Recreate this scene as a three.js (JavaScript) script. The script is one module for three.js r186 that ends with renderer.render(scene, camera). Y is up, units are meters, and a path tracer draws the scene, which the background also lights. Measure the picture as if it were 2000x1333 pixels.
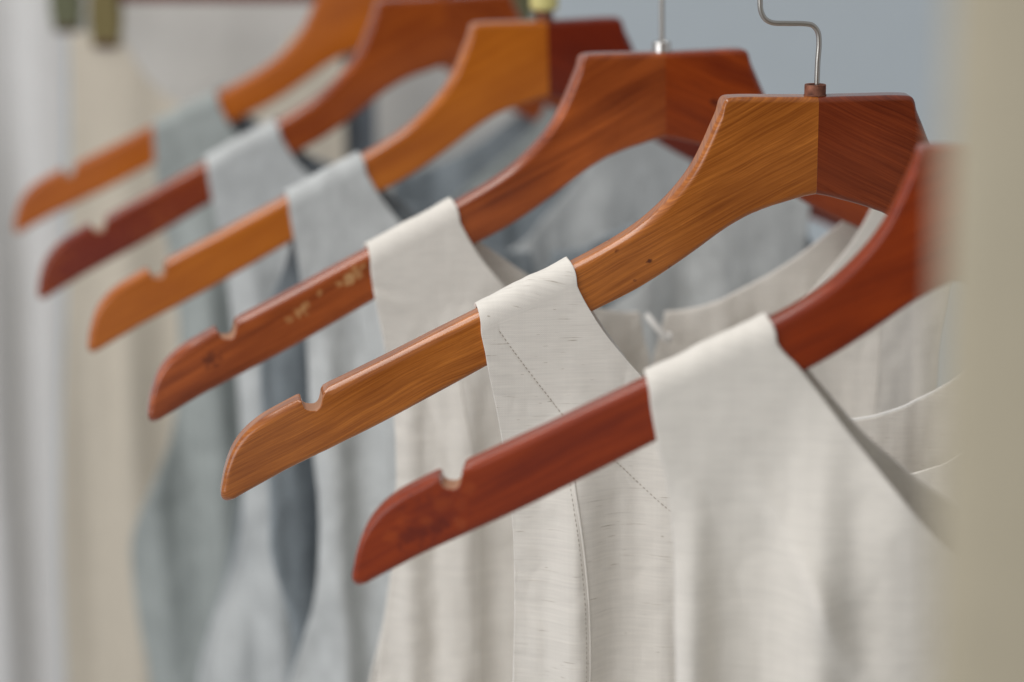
import * as THREE from 'three';
import { RectAreaLightUniformsLib } from 'three/addons/lights/RectAreaLightUniformsLib.js';
import { mergeGeometries } from 'three/addons/utils/BufferGeometryUtils.js';

// ------------------------------------------------------------------ camera, light, exposure
const scene = new THREE.Scene();
const EYE = 1.55, PITCH = 0.22426;
const camera = new THREE.PerspectiveCamera(15.186, 2000 / 1333, 0.05, 30);
camera.position.set(0, EYE, 0);
camera.lookAt(0, EYE - Math.sin(PITCH), -Math.cos(PITCH));
camera.focus = 0.945;
camera.userData.fStop = 5.0;
scene.add(camera);
const renderer = new THREE.WebGLRenderer({ antialias: true });
renderer.setSize(1024, 682);
renderer.toneMapping = THREE.LinearToneMapping;
renderer.toneMappingExposure = 1.1;
renderer.shadowMap.enabled = true;
RectAreaLightUniformsLib.init();
scene.background = new THREE.Color().setRGB(0.35, 0.355, 0.365);      // dim tone of the shop around the rail
function areaLight(name, w, h, intensity, color, from, to) {
  const l = new THREE.RectAreaLight(color, intensity, w, h);
  l.name = name; l.position.set(...from); l.lookAt(...to); scene.add(l); return l;
}
areaLight('ceiling_light', 1.9, 0.34, 5.8, new THREE.Color(1, 0.965, 0.92), [-0.62, 2.6, -0.85], [-0.05, 1.3, -1.0]);
areaLight('front_fill_light', 1.7, 1.4, 2.2, new THREE.Color(0.98, 0.98, 1), [-1.65, 1.85, 0.4], [0, 1.3, -1.0]);  // added soft fill from the front left; no window stands there

// ------------------------------------------------------------------ small helpers
function rng(seed) { let a = seed >>> 0; return () => { a = (a + 0x6D2B79F5) >>> 0; let t = Math.imul(a ^ (a >>> 15), 1 | a); t = (t + Math.imul(t ^ (t >>> 7), 61 | t)) ^ t; return ((t ^ (t >>> 14)) >>> 0) / 4294967296; }; }
const hash = (x, y, s) => { let h = Math.imul(x | 0, 374761393) + Math.imul(y | 0, 668265263) + Math.imul(s | 0, 362437) | 0; h = Math.imul(h ^ (h >>> 13), 1274126177); return ((h ^ (h >>> 16)) >>> 0) / 4294967296; };
function vnoise(x, y, s) {
  const xi = Math.floor(x), yi = Math.floor(y), fx = x - xi, fy = y - yi;
  const u = fx * fx * (3 - 2 * fx), v = fy * fy * (3 - 2 * fy);
  const a = hash(xi, yi, s), b = hash(xi + 1, yi, s), c = hash(xi, yi + 1, s), d = hash(xi + 1, yi + 1, s);
  return a + (b - a) * u + (c - a) * v + (a - b - c + d) * u * v;
}
function fbm(x, y, s, o = 4) { let t = 0, a = 0.5, n = 0; for (let i = 0; i < o; i++) { t += a * vnoise(x, y, s + i * 17); n += a; x *= 2.03; y *= 2.03; a *= 0.5; } return t / n; }
const clamp = (x, a = 0, b = 1) => Math.min(b, Math.max(a, x));
const smooth = (a, b, x) => { const t = clamp((x - a) / (b - a)); return t * t * (3 - 2 * t); };
const lerp = (a, b, t) => a + (b - a) * t;
const mm = 0.001;
function dataTexture(w, h, fn, srgb) {
  const d = new Uint8Array(w * h * 4), c = [0, 0, 0];
  for (let j = 0; j < h; j++) for (let i = 0; i < w; i++) {
    fn(i, j, c); const k = (j * w + i) * 4;
    d[k] = clamp(c[0], 0, 255); d[k + 1] = clamp(c[1], 0, 255); d[k + 2] = clamp(c[2], 0, 255); d[k + 3] = 255;
  }
  const t = new THREE.DataTexture(d, w, h, THREE.RGBAFormat);
  t.magFilter = THREE.LinearFilter; t.minFilter = THREE.LinearMipmapLinearFilter; t.generateMipmaps = true;
  t.wrapS = t.wrapT = THREE.RepeatWrapping; if (srgb) t.colorSpace = THREE.SRGBColorSpace; t.needsUpdate = true; return t;
}
const used = {};
function numbered(name) { const n = used[name] = (used[name] ?? -1) + 1; return n ? `${name}_${String(n).padStart(3, '0')}` : name; }
function thing(name, label, category, group) {
  const o = new THREE.Group(); o.name = numbered(name); o.userData = { label, category };
  if (group) o.userData.group = group; scene.add(o); return o;
}
function part(name, geometry, material, parent, data) {
  const m = new THREE.Mesh(geometry, material); m.name = name; m.castShadow = m.receiveShadow = true;
  if (data) Object.assign(m.userData, data); parent.add(m); return m;
}
function polyAt(pts, t) {                                  // point at fraction t of a smooth curve through [x, y] points
  if (!pts.curve) { pts.curve = new THREE.CatmullRomCurve3(pts.map(([x, y]) => new THREE.Vector3(x, y, 0)), false, 'centripetal'); pts.curve.arcLengthDivisions = 400; }
  return pts.curve.getPointAt(clamp(t));
}
function tube(points, r, seg = 60, rad = 8, closed = false) {
  return new THREE.TubeGeometry(new THREE.CatmullRomCurve3(points.map(p => new THREE.Vector3(...p)), closed, 'centripetal'), seg, r, rad, closed);
}
// closed cloth shell from a grid of points; half(s, t) is half its thickness
function clothGeometry(at, ns, nt, half) {
  const W = ns + 1, H = nt + 1, N = W * H, mid = new Float32Array(N * 3), uv = new Float32Array(N * 4);
  for (let j = 0; j < H; j++) for (let i = 0; i < W; i++) {
    const p = at(i / ns, j / nt), k = j * W + i;
    mid.set([p[0], p[1], p[2]], k * 3); uv[k * 2] = p[3]; uv[k * 2 + 1] = p[4]; uv[(N + k) * 2] = p[3]; uv[(N + k) * 2 + 1] = p[4];
  }
  const idx = [];
  for (let j = 0; j < nt; j++) for (let i = 0; i < ns; i++) { const a = j * W + i, b = a + 1, c = a + W, d = c + 1; idx.push(a, c, b, b, c, d); }
  const g0 = new THREE.BufferGeometry(); g0.setAttribute('position', new THREE.BufferAttribute(mid, 3)); g0.setIndex(idx); g0.computeVertexNormals();
  const n = g0.attributes.normal.array, pos = new Float32Array(N * 6);
  for (let j = 0; j < H; j++) for (let i = 0; i < W; i++) {
    const k = j * W + i, h = half(i / ns, j / nt);
    for (let c = 0; c < 3; c++) { pos[k * 3 + c] = mid[k * 3 + c] + n[k * 3 + c] * h; pos[(N + k) * 3 + c] = mid[k * 3 + c] - n[k * 3 + c] * h; }
  }
  const all = idx.slice();
  for (let k = 0; k < idx.length; k += 3) all.push(N + idx[k], N + idx[k + 2], N + idx[k + 1]);
  const edge = [];
  for (let i = 0; i < ns; i++) edge.push([i + 1, i], [(H - 1) * W + i, (H - 1) * W + i + 1]);
  for (let j = 0; j < nt; j++) edge.push([j * W, (j + 1) * W], [(j + 1) * W + ns, j * W + ns]);
  for (const [a, b] of edge) all.push(a, N + a, b, b, N + a, N + b);
  const g = new THREE.BufferGeometry(); g.setAttribute('position', new THREE.BufferAttribute(pos, 3)); g.setAttribute('uv', new THREE.BufferAttribute(uv, 2)); g.setIndex(all); g.computeVertexNormals(); return g;
}

// ------------------------------------------------------------------ cloth materials
function linenTexture(seed, base, slubColor, slubs, mottled) {
  const w = 2048, h = 2048, size = 0.2, r = rng(seed), ink = new Float32Array(w * h);
  for (let k = 0; k < slubs; k++) {                        // darker thick threads lying in the weft
    const L = 14 + r() * r() * 130, x0 = r() * w, y0 = r() * h, th = 0.6 + r() * 1.0, st = 0.08 + r() * r() * 0.72, bend = (r() - 0.5) * 5;
    for (let i = 0; i < L; i++) {
      const u = i / L, a = st * Math.sin(Math.PI * u) * (0.55 + 0.9 * vnoise(i * 0.13, k, seed)), yc = y0 + bend * u + 1.2 * vnoise(i * 0.05, k + 0.5, seed + 3);
      for (let j = -3; j <= 3; j++) { const yy = Math.floor(yc) + j, f = a * Math.exp(-(((yy - yc) / th) ** 2)); const q = ((yy % h + h) % h) * w + (Math.floor(x0 + i) % w); if (f > ink[q]) ink[q] = f; }
    }
  }
  const row = new Float32Array(h), col = new Float32Array(w);
  for (let j = 0; j < h; j++) row[j] = hash(j >> 2, 3, seed) - 0.5; for (let i = 0; i < w; i++) col[i] = hash(i >> 2, 9, seed) - 0.5;
  const map = dataTexture(w, h, (i, j, c) => {
    const weave = 0.5 * Math.sin(i * 0.785 + (j >> 2) * Math.PI) * 0.02, y = (fbm(i / 60, j / 8, seed, 2) - 0.5) * 0.035, m = mottled ? (fbm(i / 46, j / 90, seed + 5, 3) - 0.5) * mottled : 0;
    const k = 1 + weave + y + m + row[j] * 0.022 + col[i] * 0.012, s = ink[j * w + i];
    for (let q = 0; q < 3; q++) c[q] = lerp(base[q] * k, slubColor[q], clamp(s));
  }, true);
  map.repeat.set(1 / size, 1 / size); return map;
}
const weaveBump = dataTexture(512, 512, (i, j, c) => {
  const v = 128 + 50 * Math.sin(i * Math.PI / 4) * Math.cos(j * Math.PI / 4) + 70 * (hash(j >> 2, 1, 5) - 0.5) + 40 * (vnoise(i / 9, j / 3, 8) - 0.5); c[0] = c[1] = c[2] = v;
});
weaveBump.repeat.set(1 / 0.05, 1 / 0.05);
function cloth(map, extra = {}) { return new THREE.MeshPhysicalMaterial({ map, roughness: 0.92, sheen: 0.25, sheenRoughness: 0.6, sheenColor: new THREE.Color(0.9, 0.9, 0.9), bumpMap: weaveBump, bumpScale: 0.00007, ...extra }); }
const linenMap = linenTexture(11, [234, 229, 220], [146, 134, 118], 800, 0);
const calicoMap = linenTexture(23, [231, 226, 217], [190, 182, 170], 260, 0.02);
const chambrayMap = linenTexture(37, [195, 198, 197], [156, 162, 166], 500, 0.14);
const plainMap = linenTexture(51, [224, 222, 217], [205, 203, 198], 120, 0.03);
const M = {
  linen: cloth(linenMap), calico: cloth(calicoMap), chambray: cloth(chambrayMap),
  greyChambray: cloth(chambrayMap, { color: new THREE.Color(0.68, 0.71, 0.69) }),
  chambrayDark: cloth(chambrayMap, { color: new THREE.Color(0.57, 0.625, 0.68) }),  // darker, bluer tint of the chambray, used on whole back panels
  cream: cloth(plainMap, { color: new THREE.Color(0.86, 0.79, 0.68) }), pale: cloth(plainMap), paleGrey: cloth(plainMap, { color: new THREE.Color(0.93, 0.94, 0.97) }),
  slate: cloth(chambrayMap, { color: new THREE.Color(0.28, 0.31, 0.36) }), curtain: cloth(plainMap, { color: new THREE.Color(0.62, 0.56, 0.43) }),
  thread: new THREE.MeshStandardMaterial({ color: 0xb3aa9e, roughness: 0.9 }), whiteThread: new THREE.MeshStandardMaterial({ color: 0xe9e7e2, roughness: 0.85 }),
  steel: new THREE.MeshStandardMaterial({ color: 0xb9b6b0, metalness: 1, roughness: 0.32 }), chrome: new THREE.MeshStandardMaterial({ color: 0xd5d3cf, metalness: 1, roughness: 0.18 }),
  brass: new THREE.MeshStandardMaterial({ color: 0x8d8055, metalness: 0.55, roughness: 0.5 }), olive: new THREE.MeshStandardMaterial({ color: 0x75775c, metalness: 0.4, roughness: 0.5 }),
  rubber: new THREE.MeshStandardMaterial({ color: 0x4a2018, roughness: 0.7 }), wall: null,
};
const rustTex = dataTexture(128, 128, (i, j, c) => { const n = fbm(i / 14, j / 14, 4, 4); c[0] = lerp(70, 168, n * 1.3 - 0.15); c[1] = lerp(34, 112, n * 1.3 - 0.15); c[2] = lerp(22, 88, n * 1.3 - 0.15); }, true);
M.rawWood = new THREE.MeshStandardMaterial({ color: 0xb08468, roughness: 0.85 });
M.rust = new THREE.MeshStandardMaterial({ map: rustTex, roughness: 0.7, metalness: 0.2 });

// ------------------------------------------------------------------ wood
const ARM = [-0.893, -0.45], LEN = 0.27, HIGH = 0.16;        // grain runs along the arm
function woodMaterial(seed, dark, light, o = {}) {
  const w = o.big ? 2048 : 1024, h = w / 2, spots = o.spots || [], r = rng(seed);
  const dash = new Float32Array(w * h), nd = (o.pores ?? 1) * (o.big ? 5200 : 1500);
  for (let k = 0; k < nd; k++) {                           // open pores: short dark dashes along the grain
    const L = (6 + r() * r() * 60) * (o.big ? 1.8 : 1), x0 = r() * w, y0 = r() * h, a = 0.1 + 0.4 * r() * r();
    for (let i = 0; i < L; i++) { const q = (Math.floor(y0 + 0.6 * Math.sin(i * 0.06 + k)) % h) * w + (Math.floor(x0 + i) % w); if (q >= 0) dash[q] = Math.max(dash[q], a * Math.sin(Math.PI * i / L)); }
  }
  const map = dataTexture(w, h, (i, j, c) => {
    const u = i / w * LEN * 100, v = j / h * HIGH * 100;     // centimetres
    const wav = v + 0.5 * fbm(u * 0.22, v * 0.25, seed + 1, 3) + (o.slant || 0) * u;
    let n = (o.big ? 0.2 : 0.42) * fbm(u * 0.2, wav * 4.2, seed + 2, 4) + (o.big ? 0.4 : 0.33) * fbm(u * 0.3, wav * 15, seed + 3, 4) + (o.big ? 0.4 : 0.25) * fbm(u * 0.7, wav * 44, seed + 4, 2);
    n += (o.bands || 0) * Math.sin(wav * 5.2 + 4 * fbm(u * 0.25, v * 0.5, seed + 6, 2));
    n = clamp((n - 0.5) * (o.contrast || 1.9) + 0.5 + (fbm(u * 0.35, v * 0.8, seed + 9, 3) - 0.5) * 0.6);
    n *= 1 - dash[j * w + i];
    for (let q = 0; q < 3; q++) c[q] = lerp(dark[q], light[q], n);
    for (const [su, sv, sr, sc, sa, soft] of spots) {       // stains and knots with outlines of their own
      const e = (fbm(u * 6, v * 6, seed + 12, 3) - 0.5) * sr * 1.3, d = Math.hypot((u - su) * 0.8, v - sv) + e, a = sa * (1 - smooth(sr * (soft ?? 0.5), sr, d));
      if (a > 0) for (let q = 0; q < 3; q++) c[q] = lerp(c[q], sc[q], a);
    }
  }, true);
  map.wrapS = map.wrapT = THREE.ClampToEdgeWrapping;
  return new THREE.MeshPhysicalMaterial({ map, roughness: o.rough ?? 0.4, clearcoat: o.coat ?? 1, clearcoatRoughness: 0.2, specularIntensity: 0.25, bumpMap: map, bumpScale: 0.00006 });
}
// stations of one arm: top x, top y, bottom x, bottom y, top edge radius (millimetres)
const NECK = [[0, 0, 0, -36.3, 2.2], [-9, .25, -5, -37.2, 2.2], [-18, .4, -10.5, -38.7, 2.2], [-26, .6, -16, -40.2, 2.2], [-32, .5, -20, -41.5, 2], [-34.4, 0, -22, -42.3, 1.8], [-35.7, -1.7, -24, -43, 2], [-36.8, -5.2, -26, -43.9, 3], [-39.2, -10.6, -29, -45.5, 3.4], [-41.7, -16.6, -33, -47.8, 3.2], [-45.4, -24, -38, -51.1, 3.2], [-50.5, -31.3, -44, -55.4, 3.2], [-57.3, -38.7, -51.5, -60.6, 3.2], [-65.8, -46, -60, -66.1, 3.2], [-76.3, -52.7, -70, -71.8, 3.2], [-92.2, -61, -85, -78.9, 3.2], [-110, -69.6, -102, -87.2, 3.2], [-127.8, -78.1, -119.2, -95.7, 3.2], [-143, -85.3, -134.5, -103.7, 3.2], [-157, -92.1, -149, -111.2, 3.2], [-170, -98.2, -162, -117.8, 3.2], [-179, -102.4, -171.5, -122.4, 3.2], [-182.2, -103.9, -175, -124, 3]];
const NOTCH = [[-183.8, -105.2, -176.5, -124.7, 1.6], [-184.5, -106.8, -177.3, -125.1, .8], [-184.9, -109.3, -178, -125.4, .5], [-185.6, -111.2, -179.3, -126, .4], [-187, -112.3, -181, -126.8, .4], [-189.3, -112.3, -183.5, -128, .4], [-191, -111.6, -185.3, -128.8, .4], [-191.8, -110.2, -186.6, -129.4, .5], [-192.3, -108.6, -187.5, -129.9, .9], [-193.6, -108.4, -188.8, -130.4, 2]];
const TOE = [[-195.5, -109.2, -190.2, -131.1, 2.6], [-199.6, -111.2, -193.5, -132.6, 3], [-206.8, -115.1, -198.6, -135, 3], [-213.1, -120.2, -203.5, -137.6, 2.8], [-217.6, -126.2, -208, -140, 2.6], [-220.5, -133.4, -212.3, -142.3, 2.4], [-222, -139.6, -216, -144.3, 2.6], [-222.6, -143.4, -218.6, -145.8, 1.8], [-222.2, -145.4, -220.3, -146.4, .8], [-221.6, -146, -221, -146.3, .25]];
function catmull(rows, per) {
  const out = [];
  for (let i = 0; i < rows.length - 1; i++) {
    const a = rows[Math.max(0, i - 1)], b = rows[i], c = rows[i + 1], d = rows[Math.min(rows.length - 1, i + 2)];
    for (let k = 0; k < per; k++) { const t = k / per; out.push(b.map((_, q) => 0.5 * (2 * b[q] + (c[q] - a[q]) * t + (2 * a[q] - 5 * b[q] + 4 * c[q] - d[q]) * t * t + (3 * b[q] - a[q] - 3 * c[q] + d[q]) * t * t * t))); }
  }
  out.push(rows[rows.length - 1]); return out;
}
const THICK = 12;
function armGeometry(mirror, seed, sx) {
  const st = [...catmull(NECK, 5), ...catmull(NOTCH.map(r => r.slice()), 3), ...catmull(TOE, 6)].map(r => r.slice());
  const pos = [], uv = [], idx = [], RS = 6, ring = [];
  const bottomR = 2.2;
  for (let s = 0; s < st.length; s++) {
    const [tx, ty, bx, by, rt0] = st[s], L = Math.hypot(tx - bx, ty - by), e = [(tx - bx) / L, (ty - by) / L];
    const th = THICK * Math.min(1, 0.25 + L / 8), rt = Math.min(rt0, L * 0.45, th * 0.48), rb = Math.min(bottomR, L * 0.45, th * 0.48), pts = [];
    const arc = (cz, cy, r, a0) => { for (let k = 0; k <= RS; k++) { const a = a0 + k / RS * Math.PI / 2; pts.push([cz + r * Math.cos(a), cy + r * Math.sin(a)]); } };
    arc(th / 2 - rt, L - rt, rt, 0); arc(-th / 2 + rt, L - rt, rt, Math.PI / 2); arc(-th / 2 + rb, rb, rb, Math.PI); arc(th / 2 - rb, rb, rb, Math.PI * 1.5);
    for (let q = 1; q < 5; q++) pts.push([th / 2, rb + (L - rt - rb) * q / 5]);
    const wob = 0.12 * (vnoise(s * 0.09, 1, seed) - 0.5);
    pts.forEach(([z, y], k) => {
      const X = bx + e[0] * y, Y = by + e[1] * y + wob, Z = z - THICK / 2;
      pos.push((mirror ? -X : X) * sx, Y, Z);
      const al = X * ARM[0] + Y * ARM[1], ac = -X * ARM[1] + Y * ARM[0];
      uv.push((al + 5) / 270, (-(ac) + 70 + (z - th / 2) * 0.3) / 160);
    });
    ring.push(pts.length);
  }
  const n = ring[0];
  for (let s = 0; s < st.length - 1; s++) for (let k = 0; k < n; k++) { const a = s * n + k, b = s * n + (k + 1) % n, c = a + n, d = b + n; idx.push(...(mirror ? [a, c, b, b, c, d] : [a, b, c, b, d, c])); }
  const cap = (s, flip) => { const base = pos.length / 3; let cx = 0, cy = 0, cz = 0; for (let k = 0; k < n; k++) { const q = (s * n + k) * 3; pos.push(pos[q], pos[q + 1], pos[q + 2]); cx += pos[q] / n; cy += pos[q + 1] / n; cz += pos[q + 2] / n; uv.push(uv[(s * n + k) * 2], uv[(s * n + k) * 2 + 1]); } pos.push(cx, cy, cz); uv.push(uv[s * n * 2], uv[s * n * 2 + 1]); for (let k = 0; k < n; k++) { const a = base + k, b = base + (k + 1) % n; idx.push(...(flip ? [a, b, base + n] : [b, a, base + n])); } };
  cap(0, mirror); cap(st.length - 1, !mirror);
  const g = new THREE.BufferGeometry(); g.setAttribute('position', new THREE.BufferAttribute(new Float32Array(pos.map(v => v * mm)), 3)); g.setAttribute('uv', new THREE.BufferAttribute(new Float32Array(uv), 2)); g.setIndex(idx); g.computeVertexNormals(); return g;
}
const VBEND = 0.10;                                          // the two halves meet at a shallow angle
// place of each hanger: crest of the centre joint, turn and tilt
const FRAMES = [
  { at: [0.1619, 1.4307, -0.7928], yaw: -3.1, roll: 0.36, sx: 0.971 },
  { at: [0.1131, 1.4279, -0.9383], yaw: 8, roll: 0, sx: 1 },
  { at: [0.0650, 1.4281, -1.0817], yaw: 12, roll: 0.91, sx: 1.007 },
  { at: [0.0169, 1.4270, -1.2252], yaw: 11.4, roll: 1.64, sx: 1.017 },
  { at: [-0.0360, 1.4250, -1.3727], yaw: 11, roll: 2.6, sx: 1.019 },
  { at: [-0.0769, 1.4215, -1.5050], yaw: 1.7, roll: 0.46, sx: 0.994 },
];
function place(o, f) { o.position.set(...f.at); o.rotation.set(0, f.yaw * Math.PI / 180, f.roll * Math.PI / 180, 'YXZ'); }

// ------------------------------------------------------------------ the setting: a painted wall far behind
{
  const wt = dataTexture(512, 512, (i, j, c) => { const n = (fbm(i / 90, j / 200, 3, 4) - 0.5) * 16 + (hash(i, j, 2) - 0.5) * 4; c[0] = 202 + n; c[1] = 211 + n; c[2] = 216 + n; }, true);
  const g = new THREE.BoxGeometry(7, 4.5, 0.12); const m = part('wall', g, new THREE.MeshStandardMaterial({ map: wt, roughness: 0.9 }), scene, { kind: 'structure' });
  m.position.set(0, 1.0, -3.1);
}
// ------------------------------------------------------------------ clothes rail above the frame
const RAIL = [-0.31798, 0, -0.9481];
{
  const t = thing('clothes_rail', 'straight steel clothes rail above the frame that carries the wooden hangers', 'clothes rail');
  const a = [0.106 - RAIL[0] * 0.55, 1.5185, -0.944 - RAIL[2] * 0.55], b = [0.106 + RAIL[0] * 1.25, 1.5185, -0.944 + RAIL[2] * 1.25];
  t.position.set(...a);
  part('rail', tube([[0, 0, 0], [b[0] - a[0], 0, b[2] - a[2]]], 0.0105, 2, 20), M.chrome, t);
  const cap = new THREE.SphereGeometry(0.013, 18, 12);
  part('end_cap', cap, M.chrome, t); part('end_cap', cap, M.chrome, t).position.set(b[0] - a[0], 0, b[2] - a[2]);
}
// ------------------------------------------------------------------ wooden hangers
const H = [
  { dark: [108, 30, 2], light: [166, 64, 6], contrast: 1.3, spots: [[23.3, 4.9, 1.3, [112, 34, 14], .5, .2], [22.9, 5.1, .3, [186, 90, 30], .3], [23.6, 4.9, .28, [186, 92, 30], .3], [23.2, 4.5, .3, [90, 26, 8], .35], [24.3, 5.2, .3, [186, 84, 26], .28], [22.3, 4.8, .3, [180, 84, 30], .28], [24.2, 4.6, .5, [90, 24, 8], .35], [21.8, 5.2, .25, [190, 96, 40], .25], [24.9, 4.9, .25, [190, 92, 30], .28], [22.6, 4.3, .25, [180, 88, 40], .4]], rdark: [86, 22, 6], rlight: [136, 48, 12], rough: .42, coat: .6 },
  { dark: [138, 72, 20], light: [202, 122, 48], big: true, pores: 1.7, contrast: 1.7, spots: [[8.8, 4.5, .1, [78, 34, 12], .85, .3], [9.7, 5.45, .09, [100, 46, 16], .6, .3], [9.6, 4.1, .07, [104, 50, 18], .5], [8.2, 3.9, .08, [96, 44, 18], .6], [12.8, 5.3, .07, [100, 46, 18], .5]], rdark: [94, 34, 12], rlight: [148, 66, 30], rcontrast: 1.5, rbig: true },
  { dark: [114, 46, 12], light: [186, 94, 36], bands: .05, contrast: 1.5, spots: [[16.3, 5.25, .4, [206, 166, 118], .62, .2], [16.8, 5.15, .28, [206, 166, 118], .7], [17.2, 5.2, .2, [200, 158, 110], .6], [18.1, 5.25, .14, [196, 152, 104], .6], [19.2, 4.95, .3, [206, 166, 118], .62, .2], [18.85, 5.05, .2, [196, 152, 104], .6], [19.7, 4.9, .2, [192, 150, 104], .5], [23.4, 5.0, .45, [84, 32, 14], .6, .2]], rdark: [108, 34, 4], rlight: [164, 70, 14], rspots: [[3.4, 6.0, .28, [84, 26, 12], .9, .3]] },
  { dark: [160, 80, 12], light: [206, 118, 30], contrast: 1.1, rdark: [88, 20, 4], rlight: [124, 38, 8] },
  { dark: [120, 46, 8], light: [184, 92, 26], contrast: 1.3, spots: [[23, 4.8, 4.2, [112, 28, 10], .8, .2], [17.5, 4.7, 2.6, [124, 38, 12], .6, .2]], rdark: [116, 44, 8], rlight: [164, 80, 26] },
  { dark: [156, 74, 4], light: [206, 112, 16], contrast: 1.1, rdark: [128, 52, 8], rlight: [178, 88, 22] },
];
const HLABEL = [
  'dark red wooden hanger nearest the camera, its head behind the beige curtain',
  'sharp honey brown wooden hanger with cranked wire hook and rusty collar',
  'reddish brown wooden hanger with pale scuff stains and a chrome collar',
  'orange wooden hanger with dark red right half, under the yellow size marker',
  'dark red wooden hanger second from the back, just behind the orange one with the marker',
  'orange wooden hanger farthest back in the row, its head cut off by the frame',
];
FRAMES.forEach((f, k) => {
  const t = thing('wooden_hanger', HLABEL[k], 'clothes hanger', 'wooden hangers on the rail'); place(t, f);
  const h = H[k];
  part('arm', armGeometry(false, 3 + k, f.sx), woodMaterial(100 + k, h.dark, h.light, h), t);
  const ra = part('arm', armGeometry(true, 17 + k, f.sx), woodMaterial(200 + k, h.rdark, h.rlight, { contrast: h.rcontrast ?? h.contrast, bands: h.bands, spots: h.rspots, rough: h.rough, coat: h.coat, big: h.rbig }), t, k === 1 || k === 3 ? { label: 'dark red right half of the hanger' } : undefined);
  ra.position.x = 0.00004; ra.rotation.y = -VBEND;
  for (const sgn of [1, -1]) {
    const cut = catmull(NOTCH.slice(1, -1), 3).map(r => r.slice()), P = [], I = [], half = THICK / 2 - 0.7;
    cut.forEach(([tx, ty, bx, by], i) => { const L = Math.hypot(tx - bx, ty - by), ex = (tx - bx) / L, ey = (ty - by) / L; for (const [q, z] of [[-0.5, half + 0.45], [0.12, half], [0.12, -half], [-0.5, -half - 0.45]]) P.push((tx + ex * q) * f.sx * sgn * mm, (ty + ey * q) * mm, (z - 6) * mm); if (i) for (let j = 0; j < 3; j++) { const a = (i - 1) * 4 + j, b = a + 1, c = a + 4, d = c + 1; I.push(a, c, b, b, c, d); } });
    const g = new THREE.BufferGeometry(); g.setAttribute('position', new THREE.BufferAttribute(new Float32Array(P), 3)); g.setIndex(I); g.computeVertexNormals();
    const c = part('notch', g, M.rawWood, t); if (sgn < 0) { c.position.x = 0.00004; c.rotation.y = -VBEND; }
  }
  // collar and wire hook
  const cz = -THICK / 2 * mm;
  const ferrule = part('collar', new THREE.LatheGeometry([[0, 0], [4.2, 0], [4.25, .3], [4.0, .6], [4.0, 3.7], [3.9, 4.2], [3.3, 4.25], [2.9, 3.9], [2.7, 1.6], [0, 1.4]].map(([a, b]) => new THREE.Vector2(a * mm, b * mm)), 28), k === 2 ? M.chrome : M.rust, t);
  ferrule.position.set(0, 0, cz);
  const cranked = k === 1, p = [];
  const add = (x, y, z = 0) => p.push([x * mm, y * mm, z * mm + cz]);
  if (cranked) {
    add(.6, 2); add(.7, 12); add(1, 20); add(.4, 23.6); add(-1.7, 26); add(-4.6, 26.6); add(-11, 26.8); add(-17, 27.2); add(-19.6, 28.6); add(-21.2, 31.6); add(-21.6, 36); add(-21.6, 50); add(-21.6, 88);
    for (let a = 1; a <= 11; a++) { const q = Math.PI - a / 11 * 3.5; add(-7.5 + 14 * Math.cos(q), 92 + 14 * Math.sin(q)); }
  } else {
    add(0, 2); add(0, 14); add(0, 30); add(0, 52); add(0, 62); add(-2, 68, -1); add(-8, 74, -2); add(-16, 80, -3); add(-21, 88, -3);
    for (let a = 1; a <= 11; a++) { const q = Math.PI - a / 11 * 3.5; add(-7.5 + 13.5 * Math.cos(q), 92 + 13.5 * Math.sin(q), -3); }
  }
  part('hook', tube(p, (cranked ? 1.0 : 1.1) * mm, 160, 10), M.steel, t);
});
// yellow size marker threaded on the hook of the fourth hanger
{
  const t = thing('size_marker', 'pale yellow plastic size marker on the hook of the orange hanger', 'size marker'); place(t, FRAMES[3]);
  const g = new THREE.LatheGeometry([[1.3, 5], [5.6, 5], [6.6, 5.8], [6.9, 7], [6.9, 21], [6.4, 22.4], [5.4, 23], [1.3, 23], [1.3, 5]].map(([a, b]) => new THREE.Vector2(a * mm, b * mm)), 32);
  part('bead', g, new THREE.MeshPhysicalMaterial({ color: 0xd8cf86, roughness: 0.35, clearcoat: 0.3 }), t).position.z = -6 * mm;
}

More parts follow.
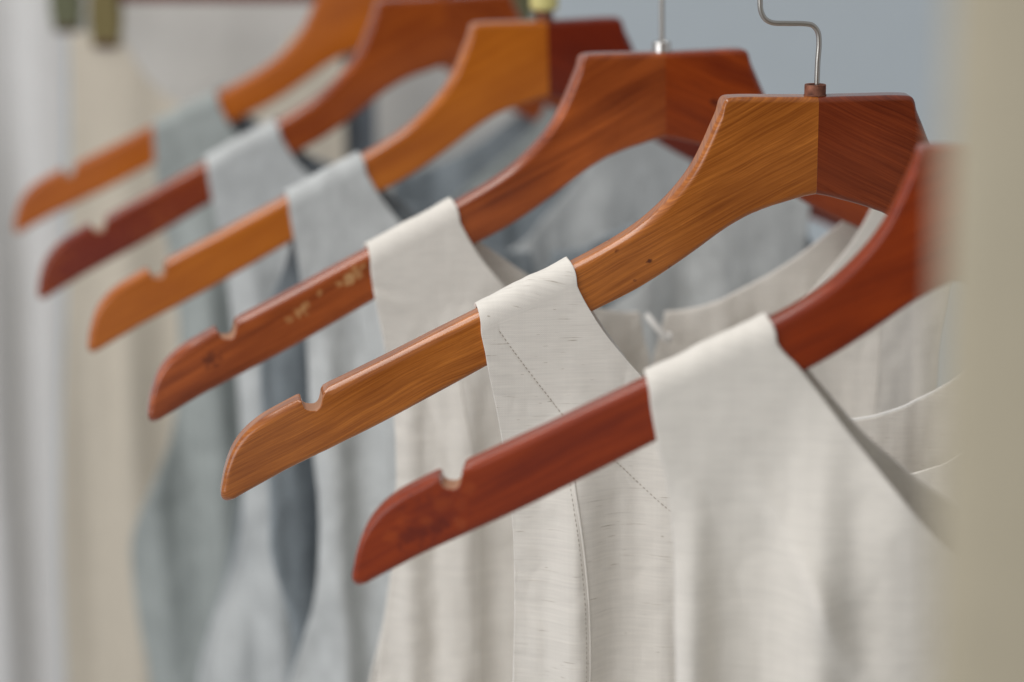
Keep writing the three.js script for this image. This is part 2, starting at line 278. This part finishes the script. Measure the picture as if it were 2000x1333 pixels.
// ------------------------------------------------------------------ sleeveless tops
const topLine = [...catmull(NECK, 4)].map(r => [r[0], r[1]]);
function armTopOf(x) { const a = -Math.abs(x); for (let i = 0; i < topLine.length - 1; i++) if (topLine[i][0] >= a && topLine[i + 1][0] < a) return lerp(topLine[i][1], topLine[i + 1][1], (topLine[i][0] - a) / (topLine[i][0] - topLine[i + 1][0])); return -104; }
const bendZ = x => VBEND * 0.5 * (x + Math.hypot(x, 8)) - 0.4;                    // the right arm comes forward a little
function makeTop(k, o) {
  const t = thing('sleeveless_top', o.label, 'top', 'sleeveless tops on the wooden hangers'); place(t, FRAMES[k]);
  const seed = 300 + k * 31, outer = o.outer, innerF = [...o.inner, [0, o.inner.at(-1)[1] - 60], [0, -330], [0, -520]], neckShare = 0.36;
  const innerB = [...o.back, [-0.0, -330], [0, -520]], armTop = x => armTopOf(x / FRAMES[k].sx);
  const mat = M[o.cloth], under = o.under ?? -300;
  // depth of the cloth at a point; side +1 front, -1 back
  const depth = (x, y, side) => {
    const m = Math.abs(x), drop = Math.max(0, armTop(Math.min(m, 130)) - 24 - y), ramp = smooth(0, o.rampLen ?? 110, drop), r2 = smooth(0, 30, drop);
    let z = 0; const xs = x * side;
    for (const [x0, slope, w, amp, y0, y1] of (side > 0 ? o.folds : o.backFolds ?? o.folds)) {
      for (const sgn of [-1, 1]) { const c = sgn * (-(x0 + slope * (y + 140))) * -1; const q = (x - c) / w; if (q * q < 12) z += amp * Math.exp(-q * q) * (sgn < 0 ? 0.9 : 1) * (y0 === undefined ? ramp : smooth(y0, y0 - 50, y) * (y1 === undefined ? 1 : 1 - smooth(y1, y1 - 60, y))); }
    }
    const wx = x + 6 * (fbm(x / 40, y / 90, seed, 2) - 0.5);
    z += ramp * (o.wave ?? 3) * (fbm(wx / 15, y / 170, seed + side, 3) - 0.5) * 2;
    z += r2 * (o.crumple ?? 1.6) * (Math.abs(fbm((x + y * 0.3) / 20, (y - x * 0.5) / 26, seed + 4 + side, 3) - 0.5) * 2 - 0.3);
    z += 0.25 * (fbm(x / 7, y / 7, seed + 9, 2) - 0.5);
    z += smooth(20, 320, drop) * (o.full ?? 12);
    return side * Math.max(z, -0.3 + 0) ;
  };
  const seamDip = (x, y) => {
    if (!o.detail) return 0; let d = 0;
    const a = Math.abs(x);
    if (o.stitchTable) { const sy = o.stitchTable(a); if (sy !== null) { const q = (y - sy) * 0.75; d -= 0.17 * Math.exp(-((q / 0.9) ** 2)) * (0.8 + 0.4 * vnoise(x / 1.5, y / 1.5, 5)); } }
    return d;
  };
  const panel = (side, mirror) => {
    const inner = side > 0 ? (mirror && o.innerR ? [...o.innerR, [0, o.innerR.at(-1)[1] - 60], [0, -330], [0, -520]] : innerF) : innerB, ns = o.ns, nt = o.nt, wrapRows = 12, wrap0 = side > 0 ? -38 : 26, R = 6 + (side > 0 ? 1.0 : 0.9);
    const arcN = o.neckArc[side > 0 ? (mirror && o.innerR ? 2 : 0) : 1];
    const startOf = pts => { let lo = 0, hi = 0.2; for (let i = 0; i < 30; i++) { const m = (lo + hi) / 2, p = polyAt(pts, m); if (p.y > armTop(p.x) - 7.5) lo = m; else hi = m; } return lo; };
    const qO = startOf(outer), qI = startOf(inner), O0 = polyAt(outer, qO), I0 = polyAt(inner, qI);
    const strapX = (s, e) => lerp(lerp(outer[0][0], O0.x, e), lerp(inner[0][0], I0.x, e), s);
    const at = (s, tt) => {
      const row = tt * nt; let x, y, z, v;
      if (row <= wrapRows) {
        const th = lerp(wrap0, 90, row / wrapRows) * Math.PI / 180; x = strapX(s, smooth(0, 1, Math.max(0, th) / (Math.PI / 2)));
        const ca = Math.cos(th), sa = Math.sin(th), puff = 0.9 * (fbm(x / 6, 2.2, seed + 7, 2)) + (o.puff ?? 0.6) * Math.sin(s * Math.PI);
        y = armTop(x) + 1.4 + puff - 8.5 * (1 - ca) ** 1.05; z = side * Math.sign(sa) * Math.abs(sa) ** 0.85 * R; v = armTop(x) + 8 - side * th * 6;
        if (row > wrapRows - 1e-6) z = side * R;
      } else {
        let q = (row - wrapRows) / (nt - wrapRows); q = q * (0.45 + 0.55 * q);
        const a = polyAt(outer, lerp(qO, 1, q)); if (side < 0 && o.backOut) a.x -= o.backOut * smooth(-95, -150, a.y) * (1 - smooth(-250, -315, a.y)); else if (side < 0) a.x += 5 * smooth(0, 0.05, q) * (1 - smooth(under + 60, under, a.y)); const b = polyAt(inner, q < neckShare ? lerp(qI, arcN, q / neckShare) : lerp(arcN, 1, (q - neckShare) / (1 - neckShare)));
        const ss = s + 0.0;
        x = lerp(a.x, b.x, ss); y = lerp(a.y, b.y, ss);
        const start = armTop(x) + 0.9 - 8.5 - (row - wrapRows) * 0.55, w = 1 - smooth(0, 0.06, q); y = Math.min(y, lerp(y, start, w));
        const X = mirror ? -x : x;
        z = side * R + depth(X, y, side) + (side > 0 ? seamDip(x, y) : 0);
        // underarm: both panels meet at the side seam; above it the armhole edge turns in a little
        const e = Math.exp(-(((x - a.x) / 16) ** 2)), join = smooth(under + 30, under - 30, y) * e;
        z = lerp(z, side * 1.2, join);
        z -= side * (o.edgeRoll ?? 1.2) * Math.exp(-(((x - a.x) / 5) ** 2)) * smooth(armTop(Math.max(x, -130)) - 20, armTop(Math.max(x, -130)) - 70, y) * (1 - join);
        z += side * (o.pucker ?? 0.6) * (fbm((y + x * 0.4) / 6.5, 3.3, seed + 21, 2) - 0.45) * 2 * Math.exp(-(((x - a.x) / 9) ** 2)) * smooth(0, 0.03, q) * (1 - join);
        v = y;
      }
      const X = mirror ? -x : x;
      return [X * mm, y * mm, (z - 6 + bendZ(X)) * mm, X * mm + 0.37 * k, v * mm + 0.21 * k + (side < 0 ? 0.05 : 0)];
    };
    const hem = (s, tt) => { const d = Math.min(s, 1 - s) * 38; return (0.32 + 0.4 * (1 - smooth(1, 9, d)) * (s < 0.5 || tt < 0.5 ? 1 : 0)) * mm; };
    const flip = (side > 0) === mirror;
    return clothGeometry(flip ? (s, q) => at(s, q) : (s, q) => at(1 - s, q), ns, nt, flip ? hem : (s, q) => hem(1 - s, q));
  };
  part('front_panel', mergeGeometries([panel(1, false), panel(1, true)]), mat, t);
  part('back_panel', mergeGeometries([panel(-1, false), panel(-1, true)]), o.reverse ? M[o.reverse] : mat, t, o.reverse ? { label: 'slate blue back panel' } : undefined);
  const surf = (x, y) => [x * mm, y * mm, (7 + depth(x, y, 1) - 6 + bendZ(x) + (o.sink ?? 0.3)) * mm];
  if (o.piping) for (const sgn of [1, -1]) {
    const pts = []; for (let i = 0; i <= 60; i++) { const p = polyAt(o.piping, i / 60); pts.push(surf(p.x * sgn, p.y)); }
    part('piping', tube(pts, 0.5 * mm, 140, 7), mat, t);
  }
  if (o.stitch) {
    const list = [], n = o.stitchCount ?? 50, unit = new THREE.CapsuleGeometry(0.16 * mm, 1.05 * mm, 3, 6);
    for (const sgn of [1, -1]) for (const [line, cnt] of [[o.stitch, n], ...(o.piping ? [[o.piping.map(([x, y]) => [x - 1.6, y]), Math.round(n * 2.2)]] : [])]) for (let i = 0; i < cnt; i++) {
      const a = polyAt(line, (i + 0.05 + 0.2 * hash(i, 1, 3)) / cnt), b = polyAt(line, (i + 0.62 + 0.2 * hash(i, 2, 3)) / cnt), A = new THREE.Vector3(...surf(a.x * sgn, a.y)), B = new THREE.Vector3(...surf(b.x * sgn, b.y));
      const g = unit.clone(); g.applyMatrix4(new THREE.Matrix4().compose(A.clone().add(B).multiplyScalar(0.5), new THREE.Quaternion().setFromUnitVectors(new THREE.Vector3(0, 1, 0), B.clone().sub(A).normalize()), new THREE.Vector3(1, A.distanceTo(B) / (1.37 * mm), 1))); list.push(g);
    }
    part('stitching', mergeGeometries(list), M.thread, t, { kind: 'stuff' });
  }
  if (o.neckPiping) {                                       // bound edge of the back neckline
    const pts = []; for (let i = 0; i <= 80; i++) { const u = i / 80, p = polyAt(innerB, (u < 0.5 ? u * 2 : 2 - u * 2) * o.neckArc[1]); const X = u < 0.5 ? p.x : -p.x; if (p.y < armTop(p.x) - 8) pts.push([X * mm, p.y * mm, (-6 - 6.9 + depth(X, p.y, -1) + bendZ(X)) * mm]); }
    part('neck_binding', tube(pts, 0.75 * mm, 160, 8), M.whiteThread, t);
  }
  if (o.loop) {
    const y = -117; part('button_loop', tube([[-5, y + 1, -14], [-3, y - 2, -11], [0, y - 6, -9.5], [3.5, y - 10, -10], [5, y - 8, -13]].map(p => p.map(q => q * mm)), 1.5 * mm, 40, 10), M.whiteThread, t);
  }
  return t;
}
const arcTo = (pts, full) => { let a = 0, b = 0; for (let i = 1; i < full.length; i++) { const d = Math.hypot(full[i][0] - full[i - 1][0], full[i][1] - full[i - 1][1]); b += d; if (i < pts.length) a += d; } return a / b; };
const INNER = [[-92.5, -61], [-90.6, -66.5], [-87.8, -72.3], [-84.8, -77.8], [-79.9, -85.5], [-72, -95.5], [-63.6, -105], [-47, -122], [-30, -136], [-14, -145], [0, -148]];
const BACK = [[-92.5, -61], [-90, -67], [-86, -72.5], [-80, -78.5], [-73, -83.8], [-58, -95], [-40, -106], [-23, -113.5], [-11, -116.5], [-5.5, -117], [-5, -120], [-3, -130], [-0.6, -140]];
const OUTER = [[-127.5, -76], [-126.8, -83], [-125, -93], [-123, -103], [-121.2, -114], [-119.5, -128], [-118, -145], [-117, -165], [-117, -190], [-118.5, -225], [-122, -265], [-131, -300], [-142, -330], [-150, -370], [-156, -430], [-160, -520]];
const STITCH = [[-119.2, -84], [-115, -90.2], [-107.7, -100.4], [-101.1, -109.2], [-95.3, -116.8], [-84.5, -127.5], [-74.6, -136.1], [-66, -144.5], [-56.2, -153.1], [-38, -166], [-18, -176], [0, -180]];
const PIPING = [[-92.8, -121], [-92.4, -132], [-91.7, -142], [-89.9, -156.3], [-88.2, -170.9], [-86.9, -187.2], [-86.4, -203.6], [-86.7, -222.7], [-88, -260], [-92, -340], [-98, -500]];
function stitchTable(x) { if (x > 122 || x < 0.5) return null; const a = -x; for (let i = 0; i < STITCH.length - 1; i++) if (STITCH[i][0] <= a && STITCH[i + 1][0] >= a) return lerp(STITCH[i][1], STITCH[i + 1][1], (a - STITCH[i][0]) / (STITCH[i + 1][0] - STITCH[i][0])); return null; }
const shift = (pts, dx, dy) => pts.map(([x, y]) => [x + dx, y + dy]);
const full = p => [...p, [0, p.at(-1)[1] - 60], [0, -330], [0, -520]], fullB = p => [...p, [0, -330], [0, -520]];
function top(k, o) {
  const inner = o.inner ?? INNER, back = o.back ?? BACK;
  makeTop(k, { cloth: 'calico', inner, back, outer: OUTER, ns: 56, nt: 170, piping: PIPING, stitch: null, folds: [[-89, 0, 12, 8], [-50, 0, 16, 7], [-12, 0, 16, 8]], ...o, neckArc: [arcTo(inner, full(inner)), arcTo(back, fullB(back)), o.innerR ? arcTo(o.innerR, full(o.innerR)) : 0] });
}
top(0, { label: 'off white sleeveless top in front, on the dark red hanger nearest the camera', cloth: 'calico', ns: 70, nt: 220, crumple: 1.0, wave: 1.2, rampLen: 85,
  outer: [[-119.8, -75], [-118.1, -83], [-115.6, -96.5], [-113, -106.8], [-111.3, -118.9], [-109.9, -132.7], [-109.4, -153.8], [-108.8, -177.4], [-112, -225], [-122, -265], [-131, -300], [-142, -330], [-150, -370], [-156, -430], [-160, -520]],
  inner: [[-81, -56], [-79, -60.5], [-75.5, -65.5], [-71.2, -69.8], [-64.2, -78.6], [-55.8, -89.3], [-47.4, -99.4], [-37.2, -111.3], [-25.4, -125], [-12, -137], [0, -143]],
  back: [[-81, -56], [-78.5, -60.5], [-74.5, -65.5], [-70, -70.5], [-62.5, -79.5], [-53.5, -90.5], [-44, -101], [-32, -112], [-18, -121], [-8, -125], [-0.6, -127]],
  folds: [[-105, 0.0, 7, 10], [-65, 0.0, 10, 12], [-66, -0.5, 5, 3.5, -96, -140], [-38, 0, 26, 11]], piping: null });
top(1, { label: 'white slub linen sleeveless top with stitched yoke and piped seam, on the sharp hanger', cloth: 'linen', ns: 150, nt: 360, detail: true, stitchTable, stitch: STITCH, stitchCount: 92, crumple: 1.3, wave: 2,
  outer: [[-126.7, -75.5], [-126.2, -82.5], [-124.3, -92.3], [-122.6, -102], [-120.1, -113.9], [-117.7, -127.7], [-115.4, -143.7], [-113.8, -163.7], [-113.4, -183.9], [-113.8, -204.3], [-115, -230], [-122, -265], [-131, -300], [-142, -330], [-150, -370], [-156, -430], [-160, -520]],
  back: [[-92.5, -61], [-90, -66.5], [-86.6, -73], [-83, -79.5], [-74.5, -92.5], [-62, -108.5], [-45, -120.5], [-25, -127.5], [-10, -130.5], [-3, -131]], neckPiping: true,
  inner: [...INNER.slice(0, 7), [-47, -122.5], [-30, -137], [-14, -147], [0, -150]], innerR: [[-92.5, -61], [-90.8, -67], [-89, -75], [-86, -86], [-81, -100], [-72, -119], [-62, -130.5], [-52, -137], [-35, -143.5], [-16, -148.5], [0, -150]],
  folds: [[-91, 0.0, 10, 11], [-52, 0.06, 12, 8], [-16, 0, 16, 8]] });
top(2, { label: 'plain white sleeveless top with a button loop at the neck, on the scuffed reddish hanger', cloth: 'calico', ns: 80, nt: 220, loop: true, crumple: 2, wave: 3, pucker: 1.3,
  outer: [[-129.2, -76.5], [-128.8, -84.5], [-127.3, -97.7], [-125, -111.1], [-123, -124.5], [-121, -142.5], [-120.2, -160.5], [-120.6, -180.9], [-121.6, -196.9], [-123.7, -215.1], [-126.8, -233.4], [-129.8, -249.4], [-132.7, -268.7], [-137, -300], [-143, -335], [-150, -370], [-156, -430], [-160, -520]],
  folds: [[-114, 0.02, 6, 4], [-92, 0.02, 11, 8], [-50, 0, 14, 8], [-12, 0, 16, 8]] });
top(3, { label: 'blue grey chambray sleeveless top on the orange hanger with the yellow marker', cloth: 'chambray', reverse: 'chambrayDark', backOut: 22, wave: 4,
  outer: [[-128.7, -77.5], [-127.4, -88], [-126, -100], [-123.7, -120.8], [-122.3, -151.3], [-122.4, -192.9], [-120.8, -230.3], [-123.7, -267.6], [-131.4, -298.8], [-138.7, -321.6], [-148, -360], [-156, -430], [-160, -520]], folds: [[-112, 0.0, 9, 10], [-82, 0, 13, 16], [-40, 0.05, 16, 10], [-8, 0, 16, 8]] });
top(4, { label: 'pale blue grey sleeveless top on the second farthest wooden hanger', cloth: 'chambray', reverse: 'chambrayDark', wave: 5,
  inner: shift(INNER, -2.5, 0).map(([x, y]) => [Math.min(0, x < -80 ? x : x + 2.5), y]), outer: [[-133, -79.5], [-132, -92], [-130, -108], [-127, -133.9], [-125, -171], [-124.7, -214.3], [-125.8, -258.1], [-134, -302], [-150.7, -345.8], [-157.9, -370.4], [-162, -440], [-164, -520]], folds: [[-136, 0.06, 4, -14, -270], [-112, 0.0, 10, 13], [-78, -0.04, 13, 18], [-40, 0, 16, 10], [-8, 0, 16, 8]] });
top(5, { label: 'greenish grey sleeveless top on the farthest wooden hanger of the row', cloth: 'greyChambray', reverse: 'chambrayDark', wave: 6,
  inner: INNER.map(([x, y]) => [x - 6.5 * smooth(50, 85, -x), y - 3 * smooth(50, 85, -x)]), outer: [[-135.8, -81.5], [-135.4, -100], [-134.5, -129.6], [-128.5, -160.7], [-125.3, -192], [-125.1, -223.5], [-131.6, -271.3], [-145.4, -303.4], [-158.9, -339], [-158, -385], [-152, -430], [-156, -520]], under: -330, folds: [[-140, 0.0, 10, 10], [-108, -0.05, 12, 16], [-70, 0.03, 14, 11], [-30, 0, 16, 10]] });

// ------------------------------------------------------------------ garments on clip hangers farther along the rail
function drape(name, label, category, group, m, o) {
  const t = thing(name, label, category, group); t.position.set(o.x0, o.y1, o.z);
  const at = (s, q) => {
    const yTop = o.top ? o.top(s) : 0, y = lerp(yTop, o.y0 - o.y1, q), grow = smooth(0, -0.3, y);
    const L = (o.left ? o.left(y) : 0), Rr = o.x1 - o.x0 + (o.right ? o.right(y) : 0), x = lerp(L, Rr, s);
    const z = (o.amp ?? 0.012) * (0.35 + grow) * (2 * fbm(x / (o.period ?? 0.045), y / 0.5, o.seed, 3) - 1) + (o.ridges ?? []).reduce((a, [rx, rw, ra]) => a + ra * Math.exp(-(((x - rx) / rw) ** 2)) * (0.3 + grow), 0);
    return [x, y, z, x + o.seed * 0.1, y];
  };
  part('panel', clothGeometry((s, q) => at(1 - s, q), o.ns ?? 70, o.nt ?? 90, () => 0.0006), m, t); return t;
}
function clipHanger(label, cx, y, z, half, clipMats) {
  const t = thing('clip_hanger', label, 'clip hanger', 'clip hangers at the far end of the rail'); t.position.set(cx, y, z);
  const bar = new THREE.CapsuleGeometry(0.0065, half * 2, 6, 16); bar.rotateZ(Math.PI / 2);
  part('bar', bar, woodMaterial(400 + Math.round(z * 100) * -1, [96, 24, 14], [138, 44, 26], {}), t);
  part('hook', tube([[0, 0.004, 0], [0, 0.05, 0], [-0.004, 0.07, 0], [-0.018, 0.1, 0], [-0.008, 0.118, 0], [0.008, 0.112, 0], [0.011, 0.1, 0]], 0.0011, 80, 8), M.steel, t);
  [-1, 1].forEach(sgn => {
    const sh = new THREE.Shape(); sh.moveTo(-0.0075, 0.012); sh.lineTo(0.0075, 0.012); sh.lineTo(0.0095, -0.018); sh.lineTo(0.008, -0.034); sh.lineTo(-0.008, -0.034); sh.lineTo(-0.0095, -0.018); sh.closePath();
    const jaw = new THREE.ExtrudeGeometry(sh, { depth: 0.003, bevelEnabled: true, bevelSize: 0.001, bevelThickness: 0.001, bevelSegments: 2 });
    for (const side of [1, -1]) {
      const j = part('clip_jaw', jaw, clipMats, t); j.position.set(sgn * half, 0, side * 0.0085 - 0.0015); j.rotation.x = side * 0.16;
      const pad = part('pad', new THREE.CapsuleGeometry(0.0032, 0.012, 4, 10).rotateZ(Math.PI / 2), M.rubber, j); pad.position.set(0, -0.0335, 0.0015);
    }
    part('spring', tube(Array.from({ length: 40 }, (_, i) => { const a = i / 39 * Math.PI * 8; return [sgn * half - 0.006 + i / 39 * 0.012, -0.004 + 0.003 * Math.sin(a), 0.003 * Math.cos(a)]; }), 0.0005, 120, 5), M.steel, t);
  });
  return t;
}
clipHanger('clip hanger with dark red bar and brass clip holding the cream top', -0.137, 1.3985, -1.700, 0.132, M.brass);
clipHanger('clip hanger with dull olive clip, partly behind the brass clip', -0.150, 1.402, -1.765, 0.156, M.olive);
drape('cream_top', 'cream top with scooped neckline hanging from the brass clip', 'top', 'garments at the far end of the rail', M.cream, {
  x0: -0.294, x1: -0.112, y0: 0.80, y1: 1.372, z: -1.70, seed: 5, ns: 110, nt: 110, amp: 0.010,
  top: s => { const a = Math.abs(s - 0.5) * 2; return a > 0.62 ? 0 : -0.05 * (1 - (a / 0.62) ** 2.6); }, left: y => -0.02 * smooth(0, -0.4, y), ridges: [[0.035, 0.014, 0.008], [0.085, 0.016, 0.012]] });
drape('pale_shirt', 'pale white shirt behind the cream top at far left centre', 'shirt', 'garments at the far end of the rail', M.pale, {
  x0: -0.305, x1: 0.03, y0: 0.75, y1: 1.40, z: -1.82, seed: 9, amp: 0.012, period: 0.07 });
drape('slate_strip', 'narrow dark slate strip seen between the pale shirt and the grey tops', 'shirt', 'garments at the far end of the rail', M.slate, {  // narrow dark slate strip of cloth
  x0: -0.118, x1: -0.092, y0: 0.9, y1: 1.42, z: -1.72, seed: 13, amp: 0.004, ns: 24 });
drape('pale_grey_shirt', 'pale grey garment with vertical folds at the left edge of the frame', 'shirt', 'garments at the far end of the rail', M.paleGrey, {
  x0: -0.50, x1: -0.312, y0: 0.72, y1: 1.44, z: -1.80, seed: 17, amp: 0.014, period: 0.05, right: y => -0.02 * smooth(0, -0.5, y), ridges: [[0.168, 0.012, 0.01], [0.128, 0.012, 0.012]] });

// ------------------------------------------------------------------ curtain edge right in front of the camera
{
  const t = thing('beige_curtain', 'beige curtain edge filling the blurred right side, nearest the camera', 'curtain'); t.position.set(0.071, 1.72, -0.41);
  const at = (s, q) => { const y = -q * 0.75, x = s * 0.42; return [x + 0.002 * Math.sin(y * 9), y, 0.02 * Math.sin(x * 34 + 0.5) * (0.6 + 0.4 * q) + 0.006 * (fbm(x * 30, y * 4, 77, 2) - 0.5) + x * 0.1, x, y]; };
  part('panel', clothGeometry((s, q) => at(1 - s, q), 90, 60, s => (s > 0.97 ? 0.0014 : 0.0007)), M.curtain, t);
}
renderer.render(scene, camera);
